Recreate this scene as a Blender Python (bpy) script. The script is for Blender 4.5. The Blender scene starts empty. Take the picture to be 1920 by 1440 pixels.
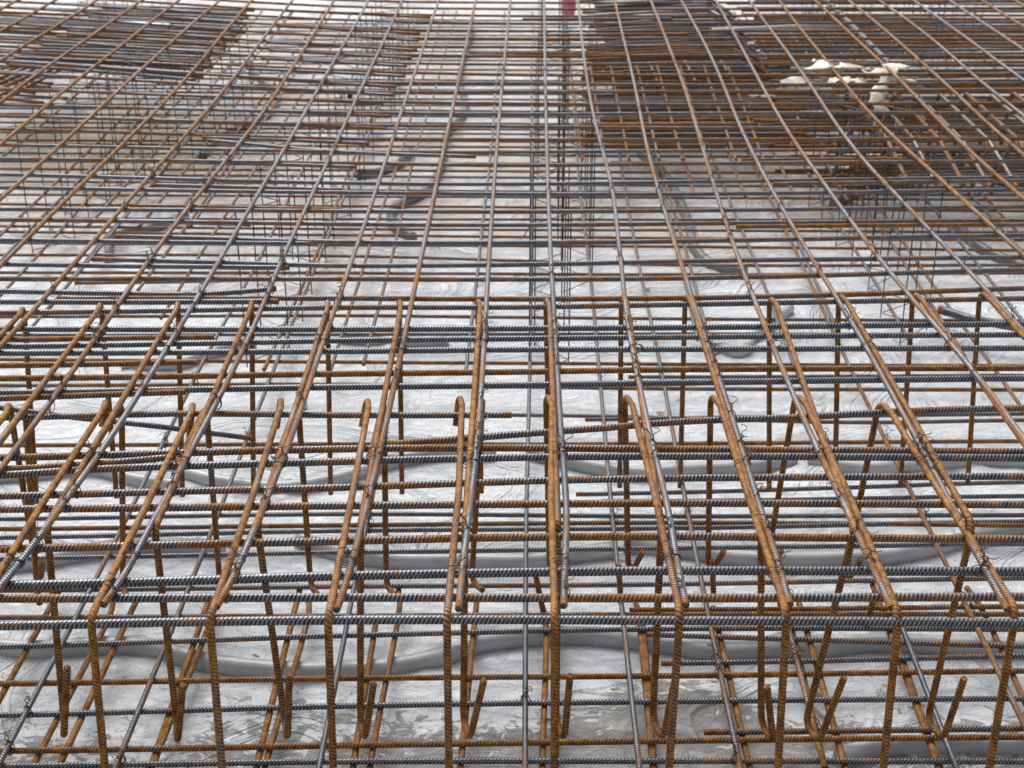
import bpy, math, random
import numpy as np
from mathutils import Vector, Matrix

random.seed(11)
RNG = np.random.default_rng(5)
sc = bpy.context.scene
col = sc.collection

# ------------------------------------------------------------------ camera, sky, sun, exposure
W0, H0, F = 1920.0, 1440.0, 2734.0          # size of the photograph and focal length in its pixels
PITCH = math.radians(24.57)
YAW = math.radians(0.82)
CAMZ = 2.034
cam_d = bpy.data.cameras.new('camera')
cam = bpy.data.objects.new('camera', cam_d)
col.objects.link(cam)
cam.location = (0, 0, CAMZ)
cam.rotation_euler = (math.pi / 2 - PITCH, 0, YAW)
cam_d.sensor_width = 36.0
cam_d.lens = F / W0 * 36.0
cam_d.clip_end = 500
cam_d.dof.use_dof = True
cam_d.dof.focus_distance = 3.25
cam_d.dof.aperture_fstop = 7.0
sc.camera = cam

SUN_EL, SUN_AZ = math.radians(52), math.radians(-24)
world = bpy.data.worlds.new('World')
sc.world = world
world.use_nodes = True
wn = world.node_tree
wn.nodes.clear()
sky = wn.nodes.new('ShaderNodeTexSky')
sky.sky_type = 'NISHITA'
sky.sun_disc = False
sky.sun_elevation = SUN_EL
sky.sun_rotation = SUN_AZ
sky.dust_density = 4.0
sky.air_density = 1.0
hs = wn.nodes.new('ShaderNodeHueSaturation')     # thin cloud: a nearly colourless sky
hs.inputs['Saturation'].default_value = 0.28
bg = wn.nodes.new('ShaderNodeBackground')
bg.inputs['Strength'].default_value = 0.10
wo = wn.nodes.new('ShaderNodeOutputWorld')
wn.links.new(sky.outputs[0], hs.inputs['Color'])
wn.links.new(hs.outputs[0], bg.inputs['Color'])
wn.links.new(bg.outputs[0], wo.inputs['Surface'])

sun_d = bpy.data.lights.new('sun', 'SUN')
sun_d.energy = 1.5
sun_d.angle = math.radians(38)
sun_d.color = (1.0, 0.99, 0.975)
sun = bpy.data.objects.new('sun', sun_d)
col.objects.link(sun)
sv = Vector((math.sin(SUN_AZ) * math.cos(SUN_EL), math.cos(SUN_AZ) * math.cos(SUN_EL), math.sin(SUN_EL)))
sun.rotation_euler = (-sv).to_track_quat('-Z', 'Y').to_euler()

sc.view_settings.view_transform = 'Standard'
sc.view_settings.look = 'None'
sc.view_settings.exposure = 0.90
sc.view_settings.gamma = 1.0
sc.view_settings.use_curve_mapping = False

# ------------------------------------------------------------------ helpers
ROT = np.array(cam.rotation_euler.to_matrix())


def at(px, py, z):
    """world point on the level z that the photograph shows at (px, py)"""
    d = ROT @ np.array([(px - W0 / 2) / F, -(py - H0 / 2) / F, -1.0])
    t = (z - CAMZ) / d[2]
    return np.array([d[0] * t, d[1] * t, z])


def at_y(px, y, z):
    """world point on level z, at distance y along the mat, in the column px"""
    c = ROT.T @ np.array([0.0, y, z - CAMZ])
    depth = -c[2]
    x = (px - W0 / 2) / F * depth
    return np.array([x / math.cos(YAW) - math.tan(YAW) * 0 - (c[0]) / math.cos(YAW), y, z])


def depth_y(py, z):
    return at(1003, py, z)[1]


def tag(o, label=None, cat=None, group=None, kind=None):
    if label: o['label'] = label
    if cat: o['category'] = cat
    if group: o['group'] = group
    if kind: o['kind'] = kind
    return o


def catmull(P, n=12):
    P = np.asarray(P, float)
    if len(P) < 3:
        return P
    Q = np.vstack([2 * P[0] - P[1], P, 2 * P[-1] - P[-2]])
    out = []
    for i in range(1, len(Q) - 2):
        p0, p1, p2, p3 = Q[i - 1], Q[i], Q[i + 1], Q[i + 2]
        d1, d2, d3 = [max(1e-6, np.linalg.norm(b - a)) ** .5 for a, b in ((p0, p1), (p1, p2), (p2, p3))]
        t0, t1, t2, t3 = 0, d1, d1 + d2, d1 + d2 + d3
        for t in np.linspace(t1, t2, n, endpoint=False):
            A1 = (t1 - t) / (t1 - t0) * p0 + (t - t0) / (t1 - t0) * p1
            A2 = (t2 - t) / (t2 - t1) * p1 + (t - t1) / (t2 - t1) * p2
            A3 = (t3 - t) / (t3 - t2) * p2 + (t - t2) / (t3 - t2) * p3
            B1 = (t2 - t) / (t2 - t0) * A1 + (t - t0) / (t2 - t0) * A2
            B2 = (t3 - t) / (t3 - t1) * A2 + (t - t1) / (t3 - t1) * A3
            out.append((t2 - t) / (t2 - t1) * B1 + (t - t1) / (t2 - t1) * B2)
    out.append(P[-1])
    return np.array(out)


def fillet(P, r, n=7):
    P = [np.asarray(p, float) for p in P]
    out = [P[0]]
    for i in range(1, len(P) - 1):
        a, b, c = P[i - 1], P[i], P[i + 1]
        u, v = a - b, c - b
        lu, lv = np.linalg.norm(u), np.linalg.norm(v)
        u, v = u / lu, v / lv
        ang = math.acos(max(-1, min(1, float(u @ v))))
        if ang > 3.0:
            out.append(b); continue
        d = min(r / math.tan(ang / 2), .46 * lu, .46 * lv)
        rr = d * math.tan(ang / 2)
        bis = (u + v) / np.linalg.norm(u + v)
        cen = b + bis * rr / math.sin(ang / 2)
        e0, e1 = b + u * d - cen, b + v * d - cen
        om = math.acos(max(-1, min(1, float(e0 @ e1) / (rr * rr))))
        for k in range(n + 1):
            t = k / n
            out.append(cen + (math.sin((1 - t) * om) * e0 + math.sin(t * om) * e1) / math.sin(om))
    out.append(P[-1])
    return np.array(out)


def resample(P, ds):
    P = np.asarray(P, float)
    seg = np.linalg.norm(np.diff(P, axis=0), axis=1)
    keep = np.r_[True, seg > 1e-7]
    P = P[keep]
    seg = np.linalg.norm(np.diff(P, axis=0), axis=1)
    s = np.r_[0, np.cumsum(seg)]
    if np.isscalar(ds):
        n = max(2, int(s[-1] / ds) + 1)
        q = np.linspace(0, s[-1], n)
    else:
        q = ds(s, P)
    return np.stack([np.interp(q, s, P[:, k]) for k in range(3)], 1), q


def frames(C):
    T = np.gradient(C, axis=0)
    T /= np.linalg.norm(T, axis=1)[:, None]
    N = np.zeros_like(C)
    ref = np.array([0, 0, 1.0]) if abs(T[0][2]) < .8 else np.array([1.0, 0, 0])
    n = ref - T[0] * (ref @ T[0]); n /= np.linalg.norm(n)
    N[0] = n
    for i in range(1, len(C)):
        n = n - T[i] * (T[i] @ n)
        n /= math.sqrt(n @ n)
        N[i] = n
    return T, N, np.cross(T, N)


PITCH_RIB = 0.0078


def tube_mesh(name, C, q, radius, sides=10, rib=0.0, seed=0.0, rot=0.0, twist=1.15):
    """a bar as one closed mesh; rib > 0 raises rolled ribs on it. bar_co holds the unrolled position for the material."""
    C = np.asarray(C, float)
    R = len(C)
    T, N, B = frames(C)
    th = np.arange(sides) / sides * 2 * math.pi + rot
    TH = np.tile(th, (R, 1)); S = np.tile(q[:, None], (1, sides))
    loc = np.mod(TH - rot, 2 * math.pi)
    half = np.mod(loc, math.pi) / math.pi
    r = np.full((R, sides), radius)
    if rib > 0:
        ph = S / PITCH_RIB + twist * half + .5 * (loc >= math.pi)
        ridge = np.clip(np.cos(2 * math.pi * ph), -.2, 1)
        ridge = np.clip(ridge, 0, 1) ** .8
        r = r + rib * ridge * np.clip(np.sin(math.pi * half) * 1.8, 0, 1)
        r = r + rib * .7 * (half < .5 / sides * 1.2)
    V = C[:, None, :] + r[..., None] * (np.cos(TH)[..., None] * N[:, None, :] + np.sin(TH)[..., None] * B[:, None, :])
    V = V.reshape(-1, 3)
    i = np.arange(R - 1)[:, None] * sides; j = np.arange(sides)[None, :]; jn = (j + 1) % sides
    quads = np.stack([i + j, i + jn, i + sides + jn, i + sides + j], -1).reshape(-1, 4)
    nq = len(quads)
    loops = np.concatenate([quads.ravel(), np.arange(sides)[::-1], (R - 1) * sides + np.arange(sides)])
    starts = np.concatenate([np.arange(nq) * 4, [nq * 4, nq * 4 + sides]])
    me = bpy.data.meshes.new(name)
    me.vertices.add(len(V)); me.vertices.foreach_set('co', V.ravel().astype(np.float32))
    me.loops.add(len(loops)); me.loops.foreach_set('vertex_index', loops.astype(np.int32))
    me.polygons.add(nq + 2); me.polygons.foreach_set('loop_start', starts.astype(np.int32))
    sm = np.ones(nq + 2, bool); sm[-2:] = False
    me.polygons.foreach_set('use_smooth', sm)
    a = me.attributes.new('bar_co', 'FLOAT_VECTOR', 'POINT')
    e = 1 + np.exp(-np.minimum(S, q[-1] - S) / .018)          # how close to a cut end
    bc = np.stack([np.cos(loc) * e, np.sin(loc) * e, S + seed], -1).reshape(-1, 3)
    a.data.foreach_set('vector', bc.ravel().astype(np.float32))
    me.update(calc_edges=True)
    return me


def raw_mesh(name, V, faces, smooth=True):
    me = bpy.data.meshes.new(name)
    me.from_pydata([tuple(v) for v in V], [], [tuple(f) for f in faces])
    me.polygons.foreach_set('use_smooth', [smooth] * len(me.polygons))
    me.update()
    return me


class MB:
    """collects tubes into one mesh"""
    def __init__(s): s.V, s.F = [], []

    def tube(s, P, r, sides=5):
        C = np.asarray(P, float)
        T, N, B = frames(C)
        o = len(s.V)
        for i in range(len(C)):
            for k in range(sides):
                t = 2 * math.pi * k / sides
                s.V.append(C[i] + r * (math.cos(t) * N[i] + math.sin(t) * B[i]))
        for i in range(len(C) - 1):
            for k in range(sides):
                kn = (k + 1) % sides
                s.F.append((o + i * sides + k, o + i * sides + kn, o + (i + 1) * sides + kn, o + (i + 1) * sides + k))
        s.F.append(tuple(range(o, o + sides))[::-1])
        e = o + (len(C) - 1) * sides
        s.F.append(tuple(range(e, e + sides)))

    def mesh(s, name, m):
        me = raw_mesh(name, s.V, s.F)
        me.materials.append(m)
        return me


def link(name, me, parent=None):
    o = bpy.data.objects.new(name, me)
    col.objects.link(o)
    if parent is not None: o.parent = parent
    return o


ORD = ('zeroth first second third fourth fifth sixth seventh eighth ninth tenth eleventh twelfth thirteenth fourteenth '
       'fifteenth sixteenth seventeenth eighteenth nineteenth').split()


def ordinal(n):
    if n < 20: return ORD[n]
    tens = {2: 'twenty', 3: 'thirty', 4: 'forty', 5: 'fifty', 6: 'sixty', 7: 'seventy'}[n // 10]
    if n % 10 == 0: return tens[:-1] + 'ieth'
    return tens + '-' + ORD[n % 10]


def tone(rust):
    return 'dark grey' if rust < .3 else 'grey-brown' if rust < .55 else 'brown' if rust < .8 else 'orange-brown'


# ------------------------------------------------------------------ materials
def newmat(name):
    m = bpy.data.materials.new(name)
    m.use_nodes = True
    nt = m.node_tree
    nt.nodes.clear()
    out = nt.nodes.new('ShaderNodeOutputMaterial')
    p = nt.nodes.new('ShaderNodeBsdfPrincipled')
    nt.links.new(p.outputs[0], out.inputs[0])
    return m, nt, p


def N_(nt, t, **kw):
    n = nt.nodes.new(t)
    for k, v in kw.items(): setattr(n, k, v)
    return n


def math_(nt, op, a, b=None, c=None, clamp=False):
    n = N_(nt, 'ShaderNodeMath', operation=op, use_clamp=clamp)
    for i, x in enumerate((a, b, c)):
        if x is None: continue
        if isinstance(x, (int, float)): n.inputs[i].default_value = x
        else: nt.links.new(x, n.inputs[i])
    return n.outputs[0]


def noise(nt, vec, scale, detail=4, rough=.55, dist=0.0):
    n = N_(nt, 'ShaderNodeTexNoise')
    n.inputs['Scale'].default_value = scale
    n.inputs['Detail'].default_value = detail
    n.inputs['Roughness'].default_value = rough
    n.inputs['Distortion'].default_value = dist
    if vec is not None: nt.links.new(vec, n.inputs['Vector'])
    return n.outputs['Fac']


def mapr(nt, x, a, b, c=0., d=1., smooth=True):
    n = N_(nt, 'ShaderNodeMapRange', interpolation_type='SMOOTHSTEP' if smooth else 'LINEAR')
    nt.links.new(x, n.inputs[0])
    for i, v in enumerate((a, b, c, d)): n.inputs[i + 1].default_value = v
    return n.outputs[0]


def mix(nt, f, a, b):
    n = N_(nt, 'ShaderNodeMix', data_type='RGBA')
    if isinstance(f, (int, float)): n.inputs[0].default_value = f
    else: nt.links.new(f, n.inputs[0])
    for i, x in ((6, a), (7, b)):
        if isinstance(x, tuple): n.inputs[i].default_value = (*x, 1)
        else: nt.links.new(x, n.inputs[i])
    return n.outputs[2]


def ramp(nt, x, stops):
    n = N_(nt, 'ShaderNodeValToRGB')
    el = n.color_ramp.elements
    while len(el) < len(stops): el.new(.5)
    for e, (p, c) in zip(el, stops): e.position = p; e.color = (*c, 1)
    nt.links.new(x, n.inputs[0])
    return n.outputs[0]


def rebar_material():
    m, nt, p = newmat('rolled_steel')
    at_ = N_(nt, 'ShaderNodeAttribute', attribute_type='GEOMETRY', attribute_name='bar_co')
    oi = N_(nt, 'ShaderNodeObjectInfo')
    sep = N_(nt, 'ShaderNodeSeparateXYZ'); nt.links.new(at_.outputs['Vector'], sep.inputs[0])
    oc = N_(nt, 'ShaderNodeSeparateColor'); nt.links.new(oi.outputs['Color'], oc.inputs[0])
    rust, yel = oc.outputs[0], oc.outputs[1]
    # stretched patches along the bar
    cx = N_(nt, 'ShaderNodeCombineXYZ')
    nt.links.new(math_(nt, 'MULTIPLY', sep.outputs[0], .075), cx.inputs[0])
    nt.links.new(math_(nt, 'MULTIPLY', sep.outputs[1], .075), cx.inputs[1])
    nt.links.new(sep.outputs[2], cx.inputs[2])
    big = noise(nt, cx.outputs[0], 5.5, 4, .62)
    cf = N_(nt, 'ShaderNodeCombineXYZ')
    nt.links.new(math_(nt, 'MULTIPLY', sep.outputs[0], .012), cf.inputs[0])
    nt.links.new(math_(nt, 'MULTIPLY', sep.outputs[1], .012), cf.inputs[1])
    nt.links.new(sep.outputs[2], cf.inputs[2])
    mid = noise(nt, cf.outputs[0], 55, 4, .6)
    fine = noise(nt, cf.outputs[0], 320, 3, .65)
    # ribs
    ang = math_(nt, 'ARCTAN2', sep.outputs[1], sep.outputs[0])
    a01 = math_(nt, 'FRACT', math_(nt, 'ADD', math_(nt, 'DIVIDE', ang, 2 * math.pi), 1.0))
    half = math_(nt, 'FRACT', math_(nt, 'MULTIPLY', a01, 2.0))
    ph = math_(nt, 'ADD', math_(nt, 'DIVIDE', math_(nt, 'FRACT', math_(nt, 'DIVIDE', sep.outputs[2], PITCH_RIB)), 1.0),
               math_(nt, 'MULTIPLY', half, 1.15))
    ph = math_(nt, 'ADD', ph, math_(nt, 'MULTIPLY', math_(nt, 'GREATER_THAN', a01, .5), .5))
    rib = math_(nt, 'MULTIPLY_ADD', math_(nt, 'COSINE', math_(nt, 'MULTIPLY', ph, 2 * math.pi)), .5, .5)
    # how rusty here
    rm = math_(nt, 'ADD', math_(nt, 'MULTIPLY', big, 1.9), math_(nt, 'MULTIPLY', mid, 1.0))
    rm = math_(nt, 'ADD', rm, math_(nt, 'MULTIPLY', math_(nt, 'SUBTRACT', rust, .5), 1.15))
    rm = math_(nt, 'SUBTRACT', rm, math_(nt, 'MULTIPLY', math_(nt, 'SUBTRACT', rib, .5), .16))
    rad = math_(nt, 'SQRT', math_(nt, 'ADD', math_(nt, 'MULTIPLY', sep.outputs[0], sep.outputs[0]), math_(nt, 'MULTIPLY', sep.outputs[1], sep.outputs[1])))
    rm = math_(nt, 'ADD', rm, math_(nt, 'MULTIPLY', mapr(nt, rad, 1.0, 1.7), .8))
    mask = mapr(nt, rm, 1.27, 1.53)
    steel = ramp(nt, math_(nt, 'ADD', math_(nt, 'MULTIPLY', mid, .45), math_(nt, 'MULTIPLY', rib, .5)),
                 [(.22, (.014, .013, .013)), (.48, (.085, .091, .103)), (.78, (.27, .288, .322))])
    steel = mix(nt, math_(nt, 'MULTIPLY', math_(nt, 'GREATER_THAN', oc.outputs[2], .5), .95), steel, mix(nt, rib, (.36, .42, .48), (.66, .73, .79)))
    rusty = ramp(nt, math_(nt, 'ADD', math_(nt, 'MULTIPLY', fine, .35), math_(nt, 'ADD', math_(nt, 'MULTIPLY', mid, .5), math_(nt, 'MULTIPLY', rib, .15))),
                 [(.33, (.034, .014, .006)), (.49, (.19, .080, .024)), (.69, (.48, .235, .080))])
    rusty = mix(nt, math_(nt, 'MULTIPLY', yel, .6), rusty, mix(nt, mapr(nt, mid, .3, .7), (.085, .034, .004), (.48, .215, .022)))
    base = mix(nt, mask, steel, rusty)
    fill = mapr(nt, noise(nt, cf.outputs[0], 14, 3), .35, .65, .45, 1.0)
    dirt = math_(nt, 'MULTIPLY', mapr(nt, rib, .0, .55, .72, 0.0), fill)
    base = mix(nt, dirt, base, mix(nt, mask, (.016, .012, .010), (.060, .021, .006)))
    nt.links.new(base, p.inputs['Base Color'])
    nt.links.new(math_(nt, 'MULTIPLY', math_(nt, 'SUBTRACT', 1.0, mask), .45), p.inputs['Metallic'])
    nt.links.new(math_(nt, 'ADD', math_(nt, 'MULTIPLY', mask, .26), math_(nt, 'MULTIPLY_ADD', fine, .25, .24)), p.inputs['Roughness'])
    nt.links.new(mapr(nt, mask, 0, 1, .5, .22), p.inputs['Specular IOR Level'])
    b = N_(nt, 'ShaderNodeBump'); b.inputs['Strength'].default_value = .40; b.inputs['Distance'].default_value = .0012
    h = math_(nt, 'ADD', math_(nt, 'MULTIPLY', rib, .8), math_(nt, 'MULTIPLY', fine, .35))
    nt.links.new(h, b.inputs['Height'])
    nt.links.new(b.outputs[0], p.inputs['Normal'])
    return m


REBAR = rebar_material()


def wire_material(name, c1, c2, rough=.5):
    m, nt, p = newmat(name)
    tc = N_(nt, 'ShaderNodeTexCoord')
    n = noise(nt, tc.outputs['Object'], 40, 3)
    nt.links.new(mix(nt, mapr(nt, n, .35, .65), c1, c2), p.inputs['Base Color'])
    p.inputs['Roughness'].default_value = rough
    p.inputs['Metallic'].default_value = .35
    return m


TIE = wire_material('annealed_wire', (.025, .022, .02), (.11, .055, .028))
TIE_RUST = wire_material('rusty_wire', (.12, .055, .02), (.26, .13, .06))
SPACER = wire_material('black_wire', (.018, .019, .02), (.06, .045, .032))
ZIGZAG = wire_material('brown_wire', (.05, .038, .025), (.20, .13, .075))


def film_material():
    m, nt, p = newmat('wet_plastic_film')
    g = N_(nt, 'ShaderNodeNewGeometry')
    pos = g.outputs['Position']
    def mp(scale, rot=0.0, loc=(0, 0, 0)):
        n = N_(nt, 'ShaderNodeMapping')
        n.inputs['Scale'].default_value = scale
        n.inputs['Rotation'].default_value = (0, 0, rot)
        n.inputs['Location'].default_value = loc
        nt.links.new(pos, n.inputs[0])
        return n.outputs[0]
    sep = N_(nt, 'ShaderNodeSeparateXYZ'); nt.links.new(pos, sep.inputs[0])
    # wet patches where the film clings to the grey concrete below: mostly towards the front edge
    n1 = noise(nt, mp((1, 1, 1)), 2.1, 2, .5, .6)
    n1b = noise(nt, mp((1, 1.5, 1), .3), 19, 6, .66, 1.0)
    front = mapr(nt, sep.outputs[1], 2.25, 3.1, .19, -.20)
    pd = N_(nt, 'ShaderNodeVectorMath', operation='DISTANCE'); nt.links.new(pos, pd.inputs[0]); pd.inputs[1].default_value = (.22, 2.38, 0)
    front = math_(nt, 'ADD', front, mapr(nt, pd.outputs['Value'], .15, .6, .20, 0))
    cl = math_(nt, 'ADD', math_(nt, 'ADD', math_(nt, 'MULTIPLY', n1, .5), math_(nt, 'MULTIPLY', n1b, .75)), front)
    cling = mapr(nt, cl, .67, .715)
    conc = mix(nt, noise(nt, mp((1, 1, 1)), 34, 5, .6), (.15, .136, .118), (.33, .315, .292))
    film = mix(nt, noise(nt, mp((1, 1.3, 1)), 3.0, 4, .6), (.71, .74, .76), (.86, .89, .90))
    # glints along the folds and duller reflection between them, painted into the colour
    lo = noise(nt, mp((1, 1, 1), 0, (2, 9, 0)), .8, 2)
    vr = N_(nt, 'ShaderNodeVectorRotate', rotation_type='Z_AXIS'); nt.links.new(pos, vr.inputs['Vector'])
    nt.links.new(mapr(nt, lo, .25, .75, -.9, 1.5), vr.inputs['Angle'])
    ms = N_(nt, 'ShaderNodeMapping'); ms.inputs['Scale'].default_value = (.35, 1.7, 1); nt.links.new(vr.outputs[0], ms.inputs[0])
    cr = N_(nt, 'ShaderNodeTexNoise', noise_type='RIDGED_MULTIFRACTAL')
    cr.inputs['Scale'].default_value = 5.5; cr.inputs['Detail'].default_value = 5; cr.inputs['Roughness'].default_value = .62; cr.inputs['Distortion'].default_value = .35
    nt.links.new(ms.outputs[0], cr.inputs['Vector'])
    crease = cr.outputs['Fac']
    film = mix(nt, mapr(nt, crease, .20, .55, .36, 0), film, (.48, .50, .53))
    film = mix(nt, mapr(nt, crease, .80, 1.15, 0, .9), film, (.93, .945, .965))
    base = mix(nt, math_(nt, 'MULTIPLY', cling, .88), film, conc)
    # brownish silt, in drifts
    s1 = noise(nt, mp((.8, 1.6, 1), .35, (3, 1, 0)), 1.5, 5, .62, .7)
    s2 = noise(nt, mp((1, 2.2, 1), -.25), 12, 6, .68, 1.2)
    back = mapr(nt, sep.outputs[1], 4.7, 6.2, -.10, .075)
    silt = mapr(nt, math_(nt, 'ADD', back, math_(nt, 'ADD', math_(nt, 'MULTIPLY', s1, .6), math_(nt, 'MULTIPLY', s2, .5))), .53, .70, 0, .8)
    base = mix(nt, silt, base, mix(nt, s2, (.30, .20, .125), (.62, .53, .45)))
    pz = N_(nt, 'ShaderNodeVectorMath', operation='DISTANCE'); nt.links.new(pos, pz.inputs[0]); pz.inputs[1].default_value = (-2.15, 7.5, 0)
    pool = mapr(nt, math_(nt, 'ADD', pz.outputs['Value'], math_(nt, 'MULTIPLY', n1, 1.6)), 1.0, 1.9, .75, 0)
    base = mix(nt, pool, base, mix(nt, s1, (.22, .16, .065), (.38, .30, .16)))
    spots = mapr(nt, noise(nt, mp((1, 1, 1), 0, (7, 2, 0)), 3.4, 6, .7, 1.2), .64, .72, 0, .85)
    base = mix(nt, spots, base, (.22, .13, .06))
    # drops of condensation
    v = N_(nt, 'ShaderNodeTexVoronoi'); v.inputs['Scale'].default_value = 150; nt.links.new(pos, v.inputs['Vector'])
    vs = N_(nt, 'ShaderNodeSeparateColor'); nt.links.new(v.outputs['Color'], vs.inputs[0])
    size = math_(nt, 'MULTIPLY', math_(nt, 'POWER', vs.outputs[0], 2.2), .44)
    drop = math_(nt, 'LESS_THAN', v.outputs['Distance'], size)
    near = mapr(nt, sep.outputs[1], 4.2, 5.0, 1, .0)
    drop = math_(nt, 'MULTIPLY', drop, math_(nt, 'MULTIPLY', near, math_(nt, 'GREATER_THAN', noise(nt, pos, 5, 2), .42)))
    base = mix(nt, math_(nt, 'MULTIPLY', drop, .5), base, (.25, .26, .27))
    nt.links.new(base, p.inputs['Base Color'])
    nt.links.new(math_(nt, 'ADD', mapr(nt, n1b, .3, .7, .10, .34), math_(nt, 'MULTIPLY', silt, .3)), p.inputs['Roughness'])
    p.inputs['Specular IOR Level'].default_value = .5
    # fine crumple of the sheet
    b = N_(nt, 'ShaderNodeBump'); b.inputs['Strength'].default_value = 1.0; b.inputs['Distance'].default_value = .020
    nt.links.new(math_(nt, 'ADD', math_(nt, 'MULTIPLY', crease, .9), math_(nt, 'MULTIPLY', n1b, .7)), b.inputs['Height'])
    b2 = N_(nt, 'ShaderNodeBump'); b2.inputs['Strength'].default_value = .6; b2.inputs['Distance'].default_value = .002
    nt.links.new(drop, b2.inputs['Height']); nt.links.new(b.outputs[0], b2.inputs['Normal'])
    nt.links.new(b2.outputs[0], p.inputs['Normal'])
    return m


def simple(name, c1, c2, scale=12, rough=.7, bump=.002, noise_detail=5):
    m, nt, p = newmat(name)
    tc = N_(nt, 'ShaderNodeTexCoord')
    n = noise(nt, tc.outputs['Object'], scale, noise_detail, .6)
    nt.links.new(mix(nt, mapr(nt, n, .3, .7), c1, c2), p.inputs['Base Color'])
    p.inputs['Roughness'].default_value = rough
    b = N_(nt, 'ShaderNodeBump'); b.inputs['Strength'].default_value = .6; b.inputs['Distance'].default_value = bump
    nt.links.new(n, b.inputs['Height']); nt.links.new(b.outputs[0], p.inputs['Normal'])
    return m


# ------------------------------------------------------------------ ground
ZT = .600           # centre of the upper lengthwise bars
ZC = .5845          # upper crosswise bars
ZL = .078           # lower lengthwise bars
ZB = .0640          # lower crosswise bars

g = raw_mesh('ground', [(-150, -60, -.06), (150, -60, -.06), (150, 300, -.06), (-150, 300, -.06)], [(0, 1, 2, 3)])
g.materials.append(simple('concrete', (.24, .23, .21), (.36, .35, .33), 3, .85, .01))
tag(link('ground', g), kind='structure')


def build_film():
    xs = np.concatenate([np.linspace(-9, -3.9, 12, endpoint=False), np.linspace(-3.9, 3.9, 300), np.linspace(3.9, 9, 13)[1:]])
    ys = np.concatenate([np.linspace(-3, 1.2, 10, endpoint=False), 1.2 + 14.8 * np.linspace(0, 1, 420) ** 1.6])
    X, Y = np.meshgrid(xs, ys)
    Z = np.zeros_like(X)
    r = np.random.default_rng(21)
    for k in range(560):                       # creases of the sheet
        x0, y0 = r.uniform(-3.8, 3.8), 1.4 + 11 * r.random() ** 1.5
        a = r.normal(.15, .8); L = r.uniform(.12, .7); wd = r.uniform(.008, .03); h = r.uniform(.004, .018)
        dx, dy = X - x0, Y - y0
        u = dx * math.cos(a) + dy * math.sin(a); v = -dx * math.sin(a) + dy * math.cos(a)
        v = v + .06 * np.sin(u * 5 + k)
        Z += h * np.exp(-(u / L) ** 2) / (1 + (v / wd) ** 2)
    for k in range(60):                        # soft swells
        x0, y0 = r.uniform(-3.8, 3.8), r.uniform(1.4, 12); s = r.uniform(.15, .5)
        Z += r.uniform(-.006, .008) * np.exp(-((X - x0) ** 2 + ((Y - y0) * 1.4) ** 2) / s ** 2)
    Z = np.minimum(Z - .004, .034)
    ny, nx = X.shape
    V = np.stack([X, Y, Z], -1).reshape(-1, 3)
    i = np.arange(ny - 1)[:, None] * nx; j = np.arange(nx - 1)[None, :]
    Q = np.stack([i + j, i + j + 1, i + nx + j + 1, i + nx + j], -1).reshape(-1, 4)
    me = bpy.data.meshes.new('plastic_sheet')
    me.vertices.add(len(V)); me.vertices.foreach_set('co', V.ravel().astype(np.float32))
    me.loops.add(Q.size); me.loops.foreach_set('vertex_index', Q.ravel().astype(np.int32))
    me.polygons.add(len(Q)); me.polygons.foreach_set('loop_start', (np.arange(len(Q)) * 4).astype(np.int32))
    me.polygons.foreach_set('use_smooth', np.ones(len(Q), bool))
    me.update(calc_edges=True)
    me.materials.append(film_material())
    return me


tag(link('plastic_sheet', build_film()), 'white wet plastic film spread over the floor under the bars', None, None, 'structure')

# ------------------------------------------------------------------ snake shaped concrete spacers on the film
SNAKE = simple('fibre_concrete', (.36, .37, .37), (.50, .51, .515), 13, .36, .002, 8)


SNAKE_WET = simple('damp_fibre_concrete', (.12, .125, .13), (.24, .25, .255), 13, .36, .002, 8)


def snake(pts, label):
    P = catmull([at(x, y, 0.0) for x, y in pts], 14)
    C, q = resample(P, .02)
    T, _, _ = frames(C)
    prof = [(-.0185, -.01), (-.018, .022), (-.0165, .028), (-.0095, .036), (.0095, .036), (.0165, .028), (.018, .022), (.0185, -.01)]
    V, Fc = [], []
    for i in range(len(C)):
        n = np.array([-T[i][1], T[i][0], 0]); n /= np.linalg.norm(n)
        for a, b in prof:
            V.append(C[i] + n * a + np.array([0, 0, b]))
    k = len(prof)
    for i in range(len(C) - 1):
        for j in range(k):
            jn = (j + 1) % k
            Fc.append((i * k + jn, i * k + j, (i + 1) * k + j, (i + 1) * k + jn))
    Fc.append(tuple(range(k))); Fc.append(tuple(range((len(C) - 1) * k, len(C) * k))[::-1])
    me = raw_mesh('spacer_snake', V, Fc, True)
    for pidx in (-1, -2): me.polygons[len(me.polygons) + pidx].use_smooth = False
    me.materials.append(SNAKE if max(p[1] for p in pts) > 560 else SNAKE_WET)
    o = link('concrete_spacer', me)
    return tag(o, label, 'concrete spacer', 'winding grey concrete spacers on the film')


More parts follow.
